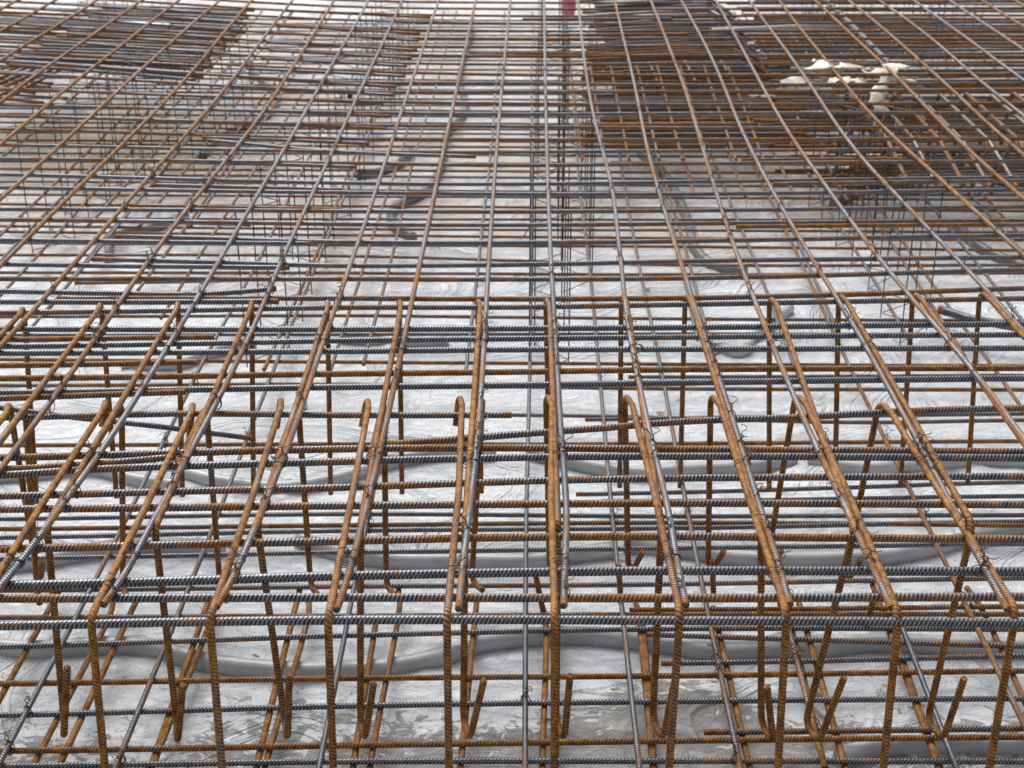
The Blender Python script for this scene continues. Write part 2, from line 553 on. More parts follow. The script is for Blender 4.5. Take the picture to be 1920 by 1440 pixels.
snake([(-70, 1215), (60, 1228), (200, 1220), (290, 1225), (360, 1245), (450, 1260), (560, 1268), (650, 1266), (740, 1260),
       (830, 1240), (900, 1216), (1000, 1203), (1090, 1201), (1160, 1206), (1250, 1218), (1340, 1232), (1430, 1228), (1530, 1226), (1640, 1214), (1760, 1218), (1990, 1230)], 'nearest wavy grey concrete spacer bar, behind the front row of hooks')
snake([(1570, 1432), (1640, 1412), (1720, 1402), (1820, 1404), (1990, 1412)], 'short pale grey concrete spacer in the near right corner')
snake([(-60, 1070), (60, 1064), (140, 1050), (220, 1036), (300, 1032), (420, 1038)], 'grey concrete spacer curving past the front left edge hairpins')
snake([(560, 1020), (640, 1046), (740, 1060), (870, 1062), (1000, 1062), (1070, 1050), (1150, 1040)],
      'grey concrete spacer crossing behind the cut middle bar ends')
snake([(1170, 1030), (1280, 1040), (1390, 1057), (1510, 1060), (1640, 1054), (1730, 1040), (1850, 1012), (1990, 985)],
      'long grey concrete spacer winding along below the right hairpins')
snake([(-70, 902), (60, 898), (190, 890), (250, 908), (340, 922)], 'flat grey concrete spacer at left, behind the left edge hairpins')
snake([(330, 892), (430, 915), (530, 924), (640, 905), (720, 878), (840, 858), (930, 862)],
      'sagging grey concrete spacer left of the middle hairpin')
snake([(990, 858), (1100, 882), (1190, 896), (1290, 890), (1400, 885), (1490, 873)], 'grey concrete spacer right of the middle hairpin')
snake([(1515, 872), (1600, 886), (1720, 882), (1840, 870), (1990, 878)], 'grey concrete spacer behind the right edge hairpins')
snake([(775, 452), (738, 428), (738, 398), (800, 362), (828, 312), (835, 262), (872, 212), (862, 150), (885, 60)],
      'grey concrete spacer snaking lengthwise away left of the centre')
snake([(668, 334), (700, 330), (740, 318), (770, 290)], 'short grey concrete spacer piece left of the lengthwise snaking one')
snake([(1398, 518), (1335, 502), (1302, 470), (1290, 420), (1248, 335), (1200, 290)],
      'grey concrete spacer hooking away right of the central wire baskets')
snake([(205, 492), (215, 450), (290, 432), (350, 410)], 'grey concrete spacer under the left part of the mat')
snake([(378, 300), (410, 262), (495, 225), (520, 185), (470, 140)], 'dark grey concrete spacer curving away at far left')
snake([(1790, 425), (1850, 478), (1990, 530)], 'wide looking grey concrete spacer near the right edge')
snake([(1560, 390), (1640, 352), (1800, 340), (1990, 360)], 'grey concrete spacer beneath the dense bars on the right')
snake([(230, 690), (330, 690), (420, 664), (480, 655)], 'low grey concrete spacer behind the left hairpin legs')
snake([(640, 640), (700, 644), (770, 650), (840, 644)], 'short grey concrete spacer piece behind the hairpins near the middle')
snake([(1330, 655), (1390, 668), (1410, 640), (1480, 585)], 'grey concrete spacer piece right of centre behind hairpin legs')

# ------------------------------------------------------------------ reinforcing bars
SEED = [0.0]
NEAR_Y = 3.75


def bar(name, P, r, rust, yellow=0.0, label='', cat='rebar', group=None, ribs=True, rot=None, sides=None, pale=0.0, near=NEAR_Y, ds=.0021):
    """one reinforcing bar along the polyline P; real ribs where it runs close to the photographer"""
    P = np.asarray(P, float)
    SEED[0] += 1.37
    def stations(s, P):
        fine = np.interp
        q = [0.0]
        n = 4000
        L = s[-1]
        qq = np.linspace(0, L, max(60, int(L / .012)))
        pts = np.stack([np.interp(qq, s, P[:, k]) for k in range(3)], 1)
        # inside the picture and near?
        cc = (pts - np.array([0, 0, CAMZ])) @ ROT
        dep = np.maximum(-cc[:, 2], .05)
        u = cc[:, 0] / dep * F; v = cc[:, 1] / dep * F
        close = (np.abs(u) < 1030) & (np.abs(v) < 790) & (pts[:, 1] < near) & ribs
        # curvature
        t = np.gradient(pts, axis=0); t /= np.linalg.norm(t, axis=1)[:, None] + 1e-12
        bend = np.r_[0, np.linalg.norm(np.diff(t, axis=0), axis=1)] > .03
        bend = bend | np.r_[bend[1:], False] | np.r_[False, bend[:-1]]
        step = np.where(close, ds, np.where(bend, .006, .07))
        step = np.minimum(step, np.where(np.minimum(qq, L - qq) < .06, .012, 1))
        dens = np.cumsum((1 / step) * (qq[1] - qq[0])); dens -= dens[0]
        m = max(3, int(dens[-1]) + 2)
        return np.interp(np.linspace(0, dens[-1], m), dens, qq)
    C, q = resample(P, stations)
    rr = random.uniform(0, 6.28) if rot is None else rot
    me = tube_mesh(name, C, q, r, sides or (10 if ribs else 8), r * .10 if ribs else 0.0, SEED[0] * 3.1, rr)
    me.materials.append(REBAR)
    o = link(name, me)
    if rust > .8:
        rust = random.uniform(.66, .90); yellow = random.choice((.1, .25, .5, .75))
    o.color = (rust, yellow, pale, 1)
    if label: tag(o, label, cat, group)
    return o


def wob(P, amp=.002):
    return [np.asarray(p) + np.array([random.uniform(-amp, amp), random.uniform(-amp, amp), 0]) for p in P]


# ---- upper lengthwise bars: waypoints in the picture, all on the upper level
VPX, VPY = 1003.0, -530.0


def vp_line(x0, y0, y): return VPX + (x0 - VPX) * (y - VPY) / (y0 - VPY)


LONG = {
    0: [(1020, 0), (1026, 300), (1033, 480), (1042, 640), (1051, 800), (1062, 960), (1059, 1060), (1057, 1137)],
    -1: [(957, 0), (938, 200), (917, 480), (908, 640), (895, 830), (880, 960), (868, 1060), (860, 1141)],
    -2: [(892, 0), (790, 480), (757, 640), (718, 820), (684, 960), (655, 1070), (631, 1142)],
    -3: [(823, 0), (663, 480), (607, 640), (545, 820), (489, 960), (440, 1075), (405, 1138)],
    -4: [(755, 0), (533, 480), (463, 640), (376, 810), (296, 960), (232, 1080), (194, 1135)],
    -5: [(692, 0), (417, 480), (320, 640), (207, 820), (108, 960), (50, 1040), (-14, 1120)],
    -6: [(627, 0), (500, 200), (285, 480), (90, 760), (-60, 960), (-190, 1120)],
    -7: [(548, 0), (410, 180), (150, 480), (0, 650), (-300, 960)],
    -8: [(472, 0), (300, 200), (17, 480), (-150, 660), (-330, 830)],
    1: [(1083, 0), (1100, 143), (1114, 220), (1140, 320), (1150, 367), (1163, 480), (1180, 620), (1216, 800), (1253, 960), (1270, 1060), (1286, 1137)],
    2: [(1152, 0), (1187, 147), (1213, 273), (1234, 353), (1272, 480), (1318, 620), (1372, 780), (1428, 960), (1460, 1060), (1481, 1135)],
    3: [(1220, 0), (1280, 155), (1303, 230), (1340, 350), (1383, 480), (1437, 620), (1510, 790), (1590, 960), (1640, 1070), (1671, 1140)],
    4: [(1277, 0), (1340, 120), (1390, 243), (1443, 347), (1520, 480), (1605, 620), (1700, 790), (1792, 960), (1850, 1070), (1890, 1142)],
    5: [(1342, 0), (1407, 120), (1480, 250), (1547, 347), (1646, 480), (1694, 540), (1780, 642), (1848, 727), (1925, 830), (2090, 1030), (2170, 1130)],
    6: [(1405, 0), (1513, 150), (1613, 293), (1713, 400), (1790, 480), (1847, 540), (1925, 626), (2120, 830), (2300, 1030)],
    7: [(1460, 0), (1530, 90), (1633, 213), (1807, 377), (1922, 481), (2100, 640), (2300, 820)],
    8: [(1527, 0), (1663, 127), (1790, 255), (1922, 375), (2200, 620)],
    9: [(1590, 0), (1707, 97), (1847, 227), (1922, 292), (2200, 540)],
    10: [(1648, 0), (1747, 73), (1857, 167), (1922, 220), (2200, 440)],
    11: [(1713, 0), (1920, 150), (2200, 350)],
    12: [(1780, 0), (1920, 95), (2200, 290)],
    13: [(1840, 0), (1920, 50), (2200, 240)],
    14: [(1900, 0), (2200, 175)],
}
for i, x0 in zip(range(-9, -15, -1), (413, 337, 267, 182, 103, 33)):
    LONG[i] = [(x0, 0), (vp_line(x0, 0, 120) - 4, 120), (vp_line(x0, 0, 260) + 3, 260), (vp_line(x0, 0, 480), 480)]
LONG_RUST = {0: .18, -1: .30, -2: .42, -3: .35, -4: .30, -5: .28, -6: .45, -7: .55, -8: .62, 1: .22, 2: .36, 3: .40, 4: .33, 5: .38,
             6: .36, 7: .60, 8: .58, 9: .52, 10: .40, 11: .2, 12: .3, 13: .6, 14: .5}
LONG_PATH = {}
for i in sorted(LONG):
    pts = LONG[i]
    P = [at(x, y, ZT) for x, y in pts]
    far = P[0] + (P[0] - P[1]) / np.linalg.norm(P[0] - P[1]) * 3.2
    P = catmull([far] + P, 10)
    P[:, 2] += .002 * np.sin(P[:, 1] * 3 + i)
    LONG_PATH[i] = P
    rust = LONG_RUST.get(i, random.uniform(.5, .7)) + .10
    where = 'running straight through the middle' if i == 0 else f'{ordinal(abs(i))} {"left" if i < 0 else "right"} of the straight middle one'
    if i == 1: where = 'first right of the middle one, with a kink'
    bar('lengthwise_rebar', P, .0066, rust, .1, f'{tone(rust)} lengthwise rebar of the upper mat, {where}', 'rebar',
        'lengthwise bars of the upper mat')


def long_x(i, y):
    P = LONG_PATH[i]
    o = np.argsort(P[:, 1])
    return float(np.interp(y, P[o, 1], P[o, 0]))


def side_ext(P, first_open, last_open, L=.9):
    P = list(P)
    if first_open:
        d = P[0] - P[1]; d[1] *= .5; P = [P[0] + d / np.linalg.norm(d) * L] + P
    if last_open:
        d = P[-1] - P[-2]; d[1] *= .5; P = P + [P[-1] + d / np.linalg.norm(d) * L]
    return P


# ---- upper crosswise bars
# (waypoints, rust, yellow, radius, dz)
CROSS = [
    ([(0, 1173), (320, 1167), (640, 1162), (960, 1161), (1280, 1163), (1600, 1165), (1920, 1169)], .22, 0, .0080, 0),
    ([(0, 1123), (640, 1120), (1280, 1121), (1920, 1120)], .42, .1, .0078, 0),
    ([(20, 1097), (320, 1089), (640, 1080), (1000, 1073), (1280, 1070), (1920, 1072)], .16, 0, .0085, 0),
    ([(0, 1029), (320, 1022), (640, 1014), (960, 1008), (1280, 1006), (1600, 1008), (1920, 1011)], .62, .15, .0076, 0),
    ([(0, 955), (640, 948), (1280, 944), (1920, 946)], .50, 0, .0076, 0),
    ([(0, 930), (320, 922), (640, 914), (1020, 902), (1280, 897), (1920, 893)], .46, .1, .0074, 0),
    ([(0, 891), (180, 880), (640, 866), (960, 858), (1280, 856), (1920, 859)], .28, 0, .0080, 0),
    ([(0, 858), (320, 850), (640, 842), (960, 840), (1280, 842), (1920, 848)], .52, .1, .0078, 0),
    ([(-40, 882), (120, 874), (250, 864), (330, 856)], .5, .1, .0074, .0),
    ([(716, 834), (820, 826), (960, 815), (1120, 803), (1280, 791), (1500, 782), (1720, 770), (1920, 765)], .48, 0, .0074, .0),
    ([(0, 783), (150, 780), (350, 776), (640, 779), (960, 778)], .42, .1, .0070, -.02),
    ([(-40, 748), (160, 741), (347, 735)], .55, .1, .0072, 0),
    ([(0, 736), (320, 731), (640, 726), (960, 722), (1280, 717), (1920, 709)], .20, 0, .0078, 0),
    ([(0, 710), (320, 706), (640, 701), (960, 697), (1280, 693), (1920, 690)], .66, .45, .0074, 0),
    ([(-40, 686), (200, 682), (370, 679)], .62, .3, .0072, 0),
    ([(0, 662), (640, 659), (960, 656), (1280, 655), (1920, 653)], .14, 0, .0076, 0),
    ([(0, 650), (320, 645), (640, 639), (960, 635), (1280, 632), (1920, 628)], .22, 0, .0074, -.002),
    ([(13, 637), (200, 634), (402, 632)], .58, .3, .0070, 0),
    ([(33, 617), (640, 617), (1280, 614), (1920, 608)], .12, 0, .0078, 0),
    ([(0, 587), (320, 582), (640, 577), (960, 576), (1280, 571), (1920, 560)], .34, .1, .0074, 0),
    ([(0, 566), (300, 566), (523, 565)], .22, 0, .0074, 0),
    ([(107, 560), (640, 559), (960, 561), (1280, 559), (1600, 552), (1920, 541)], .56, .1, .0074, 0),
    ([(0, 546), (200, 550), (366, 552), (450, 547), (519, 541)], .20, 0, .0076, .004),
    ([(0, 523), (640, 523), (960, 524), (1280, 522), (1600, 515), (1920, 506)], .46, .1, .0072, 0),
    ([(0, 496), (270, 499), (543, 502)], .22, 0, .0072, 0),
    ([(173, 486), (400, 492), (640, 498), (960, 496), (1280, 490), (1920, 483)], .26, 0, .0072, 0),
    ([(0, 450), (300, 454), (585, 457)], .18, 0, .0072, 0),
    ([(217, 443), (420, 448), (640, 454), (960, 455), (1280, 452), (1920, 441)], .32, 0, .0072, 0),
    ([(0, 412), (640, 420), (960, 422), (1280, 419), (1920, 413)], .42, .1, .0072, 0),
    ([(0, 392), (640, 396), (960, 397), (1280, 395), (1920, 388)], .38, 0, .0070, 0),
    ([(243, 386), (450, 389), (640, 392)], .6, .2, .0070, .0),
    ([(0, 352), (640, 361), (1280, 364), (1920, 356)], .30, 0, .0070, 0),
    ([(285, 347), (480, 352), (640, 356)], .4, .1, .0070, 0),
    ([(0, 327), (640, 343), (960, 345), (1280, 341), (1920, 333)], .26, 0, .0070, 0),
    ([(0, 298), (640, 306), (960, 310), (1280, 307), (1920, 302)], .44, .1, .0070, 0),
    ([(0, 272), (640, 284), (960, 285), (1280, 283), (1920, 278)], .40, .2, .0068, 0),
    ([(390, 263), (640, 285), (893, 294)], .34, 0, .0068, 0),
    ([(0, 242), (640, 260), (960, 262), (1280, 262), (1920, 260)], .55, .2, .0068, 0),
    ([(0, 218), (640, 234), (960, 237), (1280, 240), (1920, 238)], .50, .1, .0068, 0),
    ([(0, 197), (640, 211), (960, 214), (1280, 213), (1920, 211)], .36, 0, .0068, 0),
    ([(0, 167), (640, 189), (960, 194), (1280, 196), (1920, 193)], .52, .2, .0068, 0),
    ([(0, 137), (640, 171), (960, 172), (1280, 172), (1920, 168)], .48, .1, .0066, 0),
    ([(0, 115), (640, 153), (960, 156), (1280, 159), (1920, 156)], .46, .1, .0066, 0),
    ([(0, 97), (640, 132), (960, 140), (1280, 141), (1920, 139)], .62, .2, .0066, 0),
    ([(0, 72), (640, 114), (960, 121), (1280, 119), (1920, 122)], .40, .0, .0066, 0),
    ([(0, 56), (640, 99), (960, 105), (1280, 104), (1920, 106)], .58, .2, .0066, 0),
    ([(0, 44), (640, 84), (960, 88), (1280, 86), (1920, 88)], .50, .1, .0066, 0),
    ([(0, 28), (640, 68), (960, 73), (1280, 72), (1920, 74)], .60, .1, .0066, 0),
    ([(0, 14), (640, 52), (960, 58), (1280, 58), (1920, 58)], .55, .1, .0066, 0),
    ([(0, 2), (640, 37), (960, 44), (1280, 44), (1920, 42)], .45, .1, .0066, 0),
    ([(0, -12), (640, 24), (960, 30), (1280, 30), (1920, 29)], .60, .1, .0066, 0),
    ([(0, -24), (640, 12), (960, 17), (1280, 17), (1920, 15)], .52, .1, .0066, 0),
    ([(0, -36), (640, 0), (960, 5), (1280, 5), (1920, 3)], .55, .1, .0066, 0),
    ([(0, -48), (960, -8), (1920, -10)], .55, .1, .0066, 0),
]
CROSS_PATH = []
n_full = 0
for k, (pts, rust, yel, r, dz) in enumerate(CROSS):
    P = [at(x, y, ZC + dz) for x, y in pts]
    full = pts[0][0] <= 40 and pts[-1][0] >= 1900
    P = side_ext(P, pts[0][0] <= 40, pts[-1][0] >= 1900)
    P = catmull(wob(P, .0015), 10)
    CROSS_PATH.append(P)
    if k == 0: where = 'held in the front hairpin bends'
    else: where = f'{ordinal(k)} behind the one in the front hairpin bends'
    kind = 'long' if full else 'cut short'
    bar('crosswise_rebar', P, r, rust, yel, f'{tone(rust)} {kind} crosswise upper rebar, {where}', 'rebar', 'crosswise bars of the upper mat')


def cross_y(k, x):
    P = CROSS_PATH[k]
    o = np.argsort(P[:, 0])
    return float(np.interp(x, P[o, 0], P[o, 1]))


# ---- lower lengthwise bars (placed by their column at picture height 480)
LOW_LONG = [-40, 67, 173, 280, 377, 486, 602, 690, 795, 897, 993, 1102, 1198, 1285, 1410, 1496, 1608, 1713, 1820, 1925, 2030, 2140]
LOW_FRONT = {690: 700, 897: 700, 280: 640, 1608: 640, 377: 600, 173: 590}
mid_i = LOW_LONG.index(993)
LOW_X, LOW_Y, LOWC_PATH = [], [], []
for k, x in enumerate(LOW_LONG):
    X = at(x, 480, ZL)[0]
    y_front = depth_y(LOW_FRONT.get(x, 1520), ZL)
    if x == 1285: y_front = depth_y(1436, ZL)
    P = [np.array([X + random.uniform(-.008, .008), y, ZL + random.uniform(-.003, .003)]) for y in np.linspace(y_front, 10.8, 9)]
    LOW_X.append(X); LOW_Y.append(y_front)
    rust = random.choice((.25, .35, .45, .55, .6))
    d = k - mid_i
    where = 'under the middle of the mat' if d == 0 else f'{ordinal(abs(d))} {"left" if d < 0 else "right"} of the middle one'
    bar('lower_lengthwise_rebar', catmull(P, 6), .0062, rust, .1, f'{tone(rust)} lengthwise rebar of the lower mat, {where}', 'rebar',
        'lengthwise bars of the lower mat', near=2.9)

for k in range(16):
    X = -3.0 + k * .41 + random.uniform(-.12, .12)
    if abs(X - .1) < .25: continue
    y_f = random.uniform(4.2, 5.6)
    P = [np.array([X + random.uniform(-.02, .02), y, ZL + random.uniform(-.002, .010)]) for y in np.linspace(y_f, 10.8, 6)]
    rust = random.choice((.3, .5, .6))
    bar('lower_lengthwise_rebar', catmull(P, 5), .0062, rust, .1, f'{tone(rust)} added lengthwise lower bar in the far half, {ordinal(k + 1)} from left', 'rebar',
        'added lower lengthwise bars in the far half')
# lapped ends left of the middle, tied just below the crosswise bars
LAPS = ((533, 20, 807, 33), (520, 49, 787, 63), (533, 62, 785, 76), (500, 80, 782, 94), (505, 95, 772, 109), (490, 110, 763, 124), (470, 129, 760, 143),
        (470, 147, 743, 163), (460, 166, 740, 178), (420, 182, 718, 194), (400, 205, 733, 218), (392, 230, 723, 241), (380, 258, 693, 269), (318, 303, 668, 313),
        (980, 36, 1260, 35), (1010, 66, 1290, 64), (880, 100, 1180, 101), (250, 415, 470, 421), (1390, 300, 1700, 298), (1450, 345, 1980, 338), (1380, 425, 1980, 421))
for k, (xa, ya, xb, yb_) in enumerate(LAPS):
    rust = random.choice((.25, .4, .55, .62))
    a, b = at(xa, ya, ZC - .006), at(xb, yb_, ZC - .006)
    bar('lapped_rebar', catmull([a, (a + b) / 2 + np.array([0, .004, 0]), b], 5), .0070, rust, .2, f'{tone(rust)} short lapped crosswise bar of the upper mat, {ordinal(k + 1)} from the far end', 'rebar',
        'lapped crosswise bars of the upper mat')
# extra lengthwise bars of the dense part at the far right, ending near row 370
for k, x in enumerate((1302, 1397, 1488, 1590, 1860)):
    a = at(x, 368 + random.uniform(-6, 10), .13)
    P = [a, a + np.array([.01, 1.2, 0.01]), a + np.array([-.02, 3.6, 0])]
    bar('lengthwise_rebar', catmull(P, 5), .0066, .55, .1, f'{ordinal(k + 1)} from left of five rusty bars ending under the right side of the mat', 'rebar',
        'lengthwise bars with cut ends on the right')
for k, x in enumerate((165, 262, 358)):
    a = at(x, 424, .12)
    P = [a, a + np.array([.02, 1.2, 0.01]), a + np.array([.0, 3.2, 0])]
    bar('lengthwise_rebar', catmull(P, 5), .0066, .5, .1, f'{ordinal(k + 1)} from left of three bars with cut ends under the left side', 'rebar',
        'lengthwise bars with cut ends on the left')

# ---- lower crosswise bars
LOWC = [
    ([(0, 1437), (640, 1428), (1280, 1427), (1920, 1428)], .35, .2), ([(0, 1408), (640, 1398), (1280, 1389), (1920, 1382)], .72, .5),
    ([(1320, 1373), (1600, 1370), (1920, 1366)], .5, .0), ([(0, 1341), (640, 1324), (1280, 1315), (1920, 1310)], .15, 0),
    ([(0, 1282), (640, 1272), (1280, 1267), (1920, 1258)], .70, .5), ([(1240, 1244), (1500, 1240), (1920, 1230)], .25, 0),
    ([(1212, 1190), (1500, 1199), (1920, 1212)], .45, .2), ([(0, 1213), (640, 1192), (1280, 1179), (1920, 1180)], .30, .2),
    ([(0, 1158), (640, 1155), (1280, 1152), (1920, 1152)], .55, .2), ([(1180, 1144), (1500, 1142), (1920, 1137)], .6, .4),
    ([(0, 1107), (640, 1100), (1280, 1095), (1920, 1084)], .4, .2), ([(0, 1048), (640, 1036), (1280, 1028), (1920, 1020)], .2, 0),
    ([(0, 1008), (640, 995), (1280, 990), (1920, 978)], .15, 0), ([(0, 992), (640, 985), (1280, 980), (1920, 985)], .6, .2),
    ([(0, 973), (640, 964), (1280, 968), (1920, 966)], .25, .1), ([(1080, 927), (1400, 920), (1920, 904)], .3, .1),
    ([(1130, 940), (1400, 938), (1920, 930)], .2, 0),
    ([(0, 835), (640, 833), (1280, 832), (1920, 827)], .68, .45), ([(1097, 787), (1400, 782), (1920, 776)], .2, 0),
    ([(640, 779), (960, 778), (1280, 784), (1600, 792), (1920, 788)], .45, .2),
    ([(0, 723), (640, 721), (1280, 729), (1920, 731)], .5, .2), ([(1178, 707), (1500, 706), (1920, 704)], .25, 0),
    ([(0, 674), (640, 679), (1280, 683), (1920, 686)], .66, .4), ([(0, 628), (640, 627), (1280, 626), (1920, 628)], .3, 0),
    ([(0, 594), (640, 592), (960, 595), (1280, 598), (1920, 602)], .5, .3),
    ([(140, 531), (350, 528), (553, 522)], .45, 0), ([(0, 511), (640, 512), (1280, 515), (1920, 512)], .55, .2),
    ([(0, 478), (640, 480), (1280, 497), (1920, 497)], .55, .3),
]
y0 = depth_y(462, ZB)
yy = y0
while yy < 10.6:
    py = None
    LOWC.append((yy, random.uniform(.15, .7), random.uniform(0, .3)))
    yy += random.uniform(.09, .17)
for k, (pts, rust, yel) in enumerate(LOWC):
    if isinstance(pts, float):
        half = 3.6
        sl = random.uniform(-.012, .008)
        P = [np.array([x, pts + sl * x + random.uniform(-.012, .012), ZB]) for x in np.linspace(-half, half, 6)]
        r = .0060; kind = 'long'
    else:
        P = [at(x, y, ZB) for x, y in pts]
        kind = 'long' if pts[0][0] <= 40 and pts[-1][0] >= 1900 else 'cut short'
        P = side_ext(P, pts[0][0] <= 40, pts[-1][0] >= 1900)
        r = .0064
    LOWC_PATH.append(catmull(P, 8))
    where = 'nearest of all' if k == 0 else f'{ordinal(k)} behind the nearest one'
    bar('lower_crosswise_rebar', catmull(P, 8), r, rust, yel, f'{tone(rust)} {kind} crosswise rebar of the lower mat, {where}', 'rebar',
        'crosswise bars of the lower mat', near=2.95)

# bars lying slanting half way down
bar('slanting_rebar', [at(-60, 757, .50), at(140, 783, .46), at(300, 800, .42), at(472, 822, .36)], .0068, .25, .1,
    'loose dark rebar slanting down to the right behind left hairpins', 'rebar')

# ---- hairpins of the front edge
TOPA = [(-280, 1158), (-52, 1158), (170, 1158), (393, 1160), (615, 1158), (838, 1158), (1040, 1158), (1275, 1152), (1475, 1152), (1685, 1152), (1905, 1146), (2125, 1146)]
REARA = [(25, 757), (205, 750), (368, 755), (533, 745), (695, 747), (868, 742), (1035, 742), (1183, 742), (1345, 742), (1505, 742), (1662, 756)]
MIDA = {4: (690, 860), 5: (868, 900), 7: (1228, 900)}
yA = depth_y(1152, ZT)
SHORT = (1, 2, 3, 4, 5)


def hair_label(n, m, what):
    d = n - m
    return what + (' in the middle' if d == 0 else f', {ordinal(abs(d))} {"left" if d < 0 else "right"} of the middle one')


for n, (f, rr) in enumerate(zip(TOPA, REARA)):
    pf = at(f[0], f[1], ZT); pr = at(rr[0], rr[1], ZT)
    pm = (pf + pr) / 2
    lean = (f[0] - 1003) / 900 * -.02
    leg_bot = np.array([pf[0] + random.uniform(-.015, .015) - lean * 0, pf[1] - .03, .052])
    tail_z = .0505
    path = []
    if n in SHORT:
        path += [pr + np.array([-.016 + random.uniform(-.005, .003), -.036, -.062 + random.uniform(-.012, .014)]), pr + np.array([-.010, .014, -.002])]
    else:
        lx = random.uniform(-.012, .012) - .05 * (rr[0] > 1400)
        path += [pr + np.array([lx + .03, -.03, -.40]), pr + np.array([lx, .0, -.50]), pr + np.array([-.014, .012, 0])]
    path += [pr + np.array([0, -.05, 0]), pm + np.array([random.uniform(-.006, .006), 0, 0]), pf + np.array([0, .05, 0]), pf]
    path += [leg_bot, leg_bot + np.array([random.uniform(-.02, .02), .95 + random.uniform(-.1, .1), tail_z - .052])]
    P = fillet(path, .030, 6)
    o = bar('hairpin_bar', P, .0070, .86, .30,
            hair_label(n, 6, 'rusty hairpin bar bent down at front edge'), 'rebar hairpin', 'front edge hairpins')

# uprights behind the short hooked ones
for n, (x0, y0_, x1, y1_) in enumerate(((45, 772, 66, 960), (226, 762, 228, 1012), (384, 768, 412, 1055), (556, 760, 582, 1075), (717, 760, 724, 1092), (902, 752, 884, 1098))):
    a = at(x0, y0_, .575); ytop = a[1]
    b = at_y(x1, ytop - .01, .085)
    path = [a + np.array([.0, -.30, .006]), a + np.array([.004, .0, .008]), b, b + np.array([.03, -.07, .02])]
    bar('upright_bar', fillet(path, .026, 6), .0070, .84, .45, f'rusty upright leg of hairpin, {ordinal(6 - n)} left of the middle, behind short hooks', 'rebar upright',
        'uprights behind the short hooks')

REARB = [(50, 575), (195, 567), (340, 565), (478, 562), (620, 562), (755, 561), (902, 560), (1030, 558), (1172, 552), (1292, 552), (1450, 557), (1580, 551), (1720, 549), (1845, 547), (1985, 545)]
FRONTB = [(-330, 985), (-118, 985), (88, 985), (290, 990), (482, 985), (676, 985), (872, 985), (1046, 985), (1240, 985), (1427, 990), (1602, 990), (1824, 985), (2030, 985), (2240, 985), (2440, 985)]
HOOKB = {2: (117, 1366), 3: (331, 1370), 4: (535, 1352), 5: (678, 1362), 6: (872, 1354), 7: (1046, 1346), 8: (1228, 1357), 9: (1431, 1354), 10: (1514, 1336), 11: (1742, 1346)}
HOOKT = {2: (123, 1262), 3: (336, 1275), 4: (535, 1260), 5: (692, 1272), 6: (897, 1258), 7: (1057, 1254), 8: (1250, 1250), 9: (1422, 1266), 10: (1564, 1252), 11: (1786, 1250)}
LEGB = {3: (480, 690), 4: (620, 700)}
for n, (rr, f) in enumerate(zip(REARB, FRONTB)):
    pr = at(rr[0], rr[1], ZT - .002); pf = at(f[0], f[1], ZT - .002)
    pm = (pr + pf) / 2
    h = HOOKB.get(n, (f[0] + 20, 1355)); ht = HOOKT.get(n, (f[0] + 40, 1258))
    yf = pf[1] - .006
    hb = at_y(h[0], yf, .128)
    up = at_y(ht[0], yf - .035, .285 + random.uniform(-.012, .012))
    leg = pr + np.array([random.uniform(-.02, .01), -.13, -.53])
    path = [leg, pr + np.array([-.010, .006, 0]), pr + np.array([0, -.06, 0]), pm, pf, hb]
    # U-turn of the hook at the bottom
    mid_u = (hb + np.array([up[0], up[1], hb[2]])) / 2
    if np.linalg.norm((up - hb)[:2]) < .05:
        path[-1] = hb + np.array([-.004, .01, 0])
        path += [hb + np.array([.012, -.055, 0.0]), up + np.array([.012, -.03, 0])]
    else:
        path += [np.array([hb[0] * .6 + up[0] * .4, up[1] - .02, hb[2] - .0]), up]
    P = fillet(path, .024, 7)
    bar('hooked_bar', P, .0070, .84, .32, hair_label(n, 7, 'rusty hairpin bar bent down behind, with bottom hook'), 'rebar hairpin',
        'hooked hairpins of the second row')

# rusty bars lying low beside the hairpin tails
for n, (x1, y1_) in enumerate(((67, 1427), (290, 1427), (500, 1427), (700, 1400), (1017, 1440), (1227, 1440), (1547, 1440), (1760, 1433), (1960, 1400))):
    a = at(x1, y1_, .0505)
    P = [a + np.array([0, -.3, 0]), a, a + np.array([.01, .55, 0.0]), a + np.array([.0, .62, 0.0])]
    d = n - 4
    bar('low_rebar', catmull(P, 6), .0068, .86, .3, hair_label(n, 4, 'short rusty bar lying low beside hairpin tail'), 'rebar', 'short low bars at the front edge')

# stubs standing up between the second row legs
for n, (x, y, x2, y2) in enumerate(((1003, 1022, 1018, 1085), (1160, 1018, 1164, 1070), (1335, 1018, 1338, 1062), (1640, 1100, 1622, 1120))):
    b = at(x2, y2 + 60, .06)
    t_ = at_y(x, b[1], .17)
    bar('bar_stub', [b, (b + t_) / 2, t_], .0068, .82, .3, f'short rusty bar stub standing low, {ordinal(n + 1)} of four from left', 'rebar stub', 'short standing bar stubs')

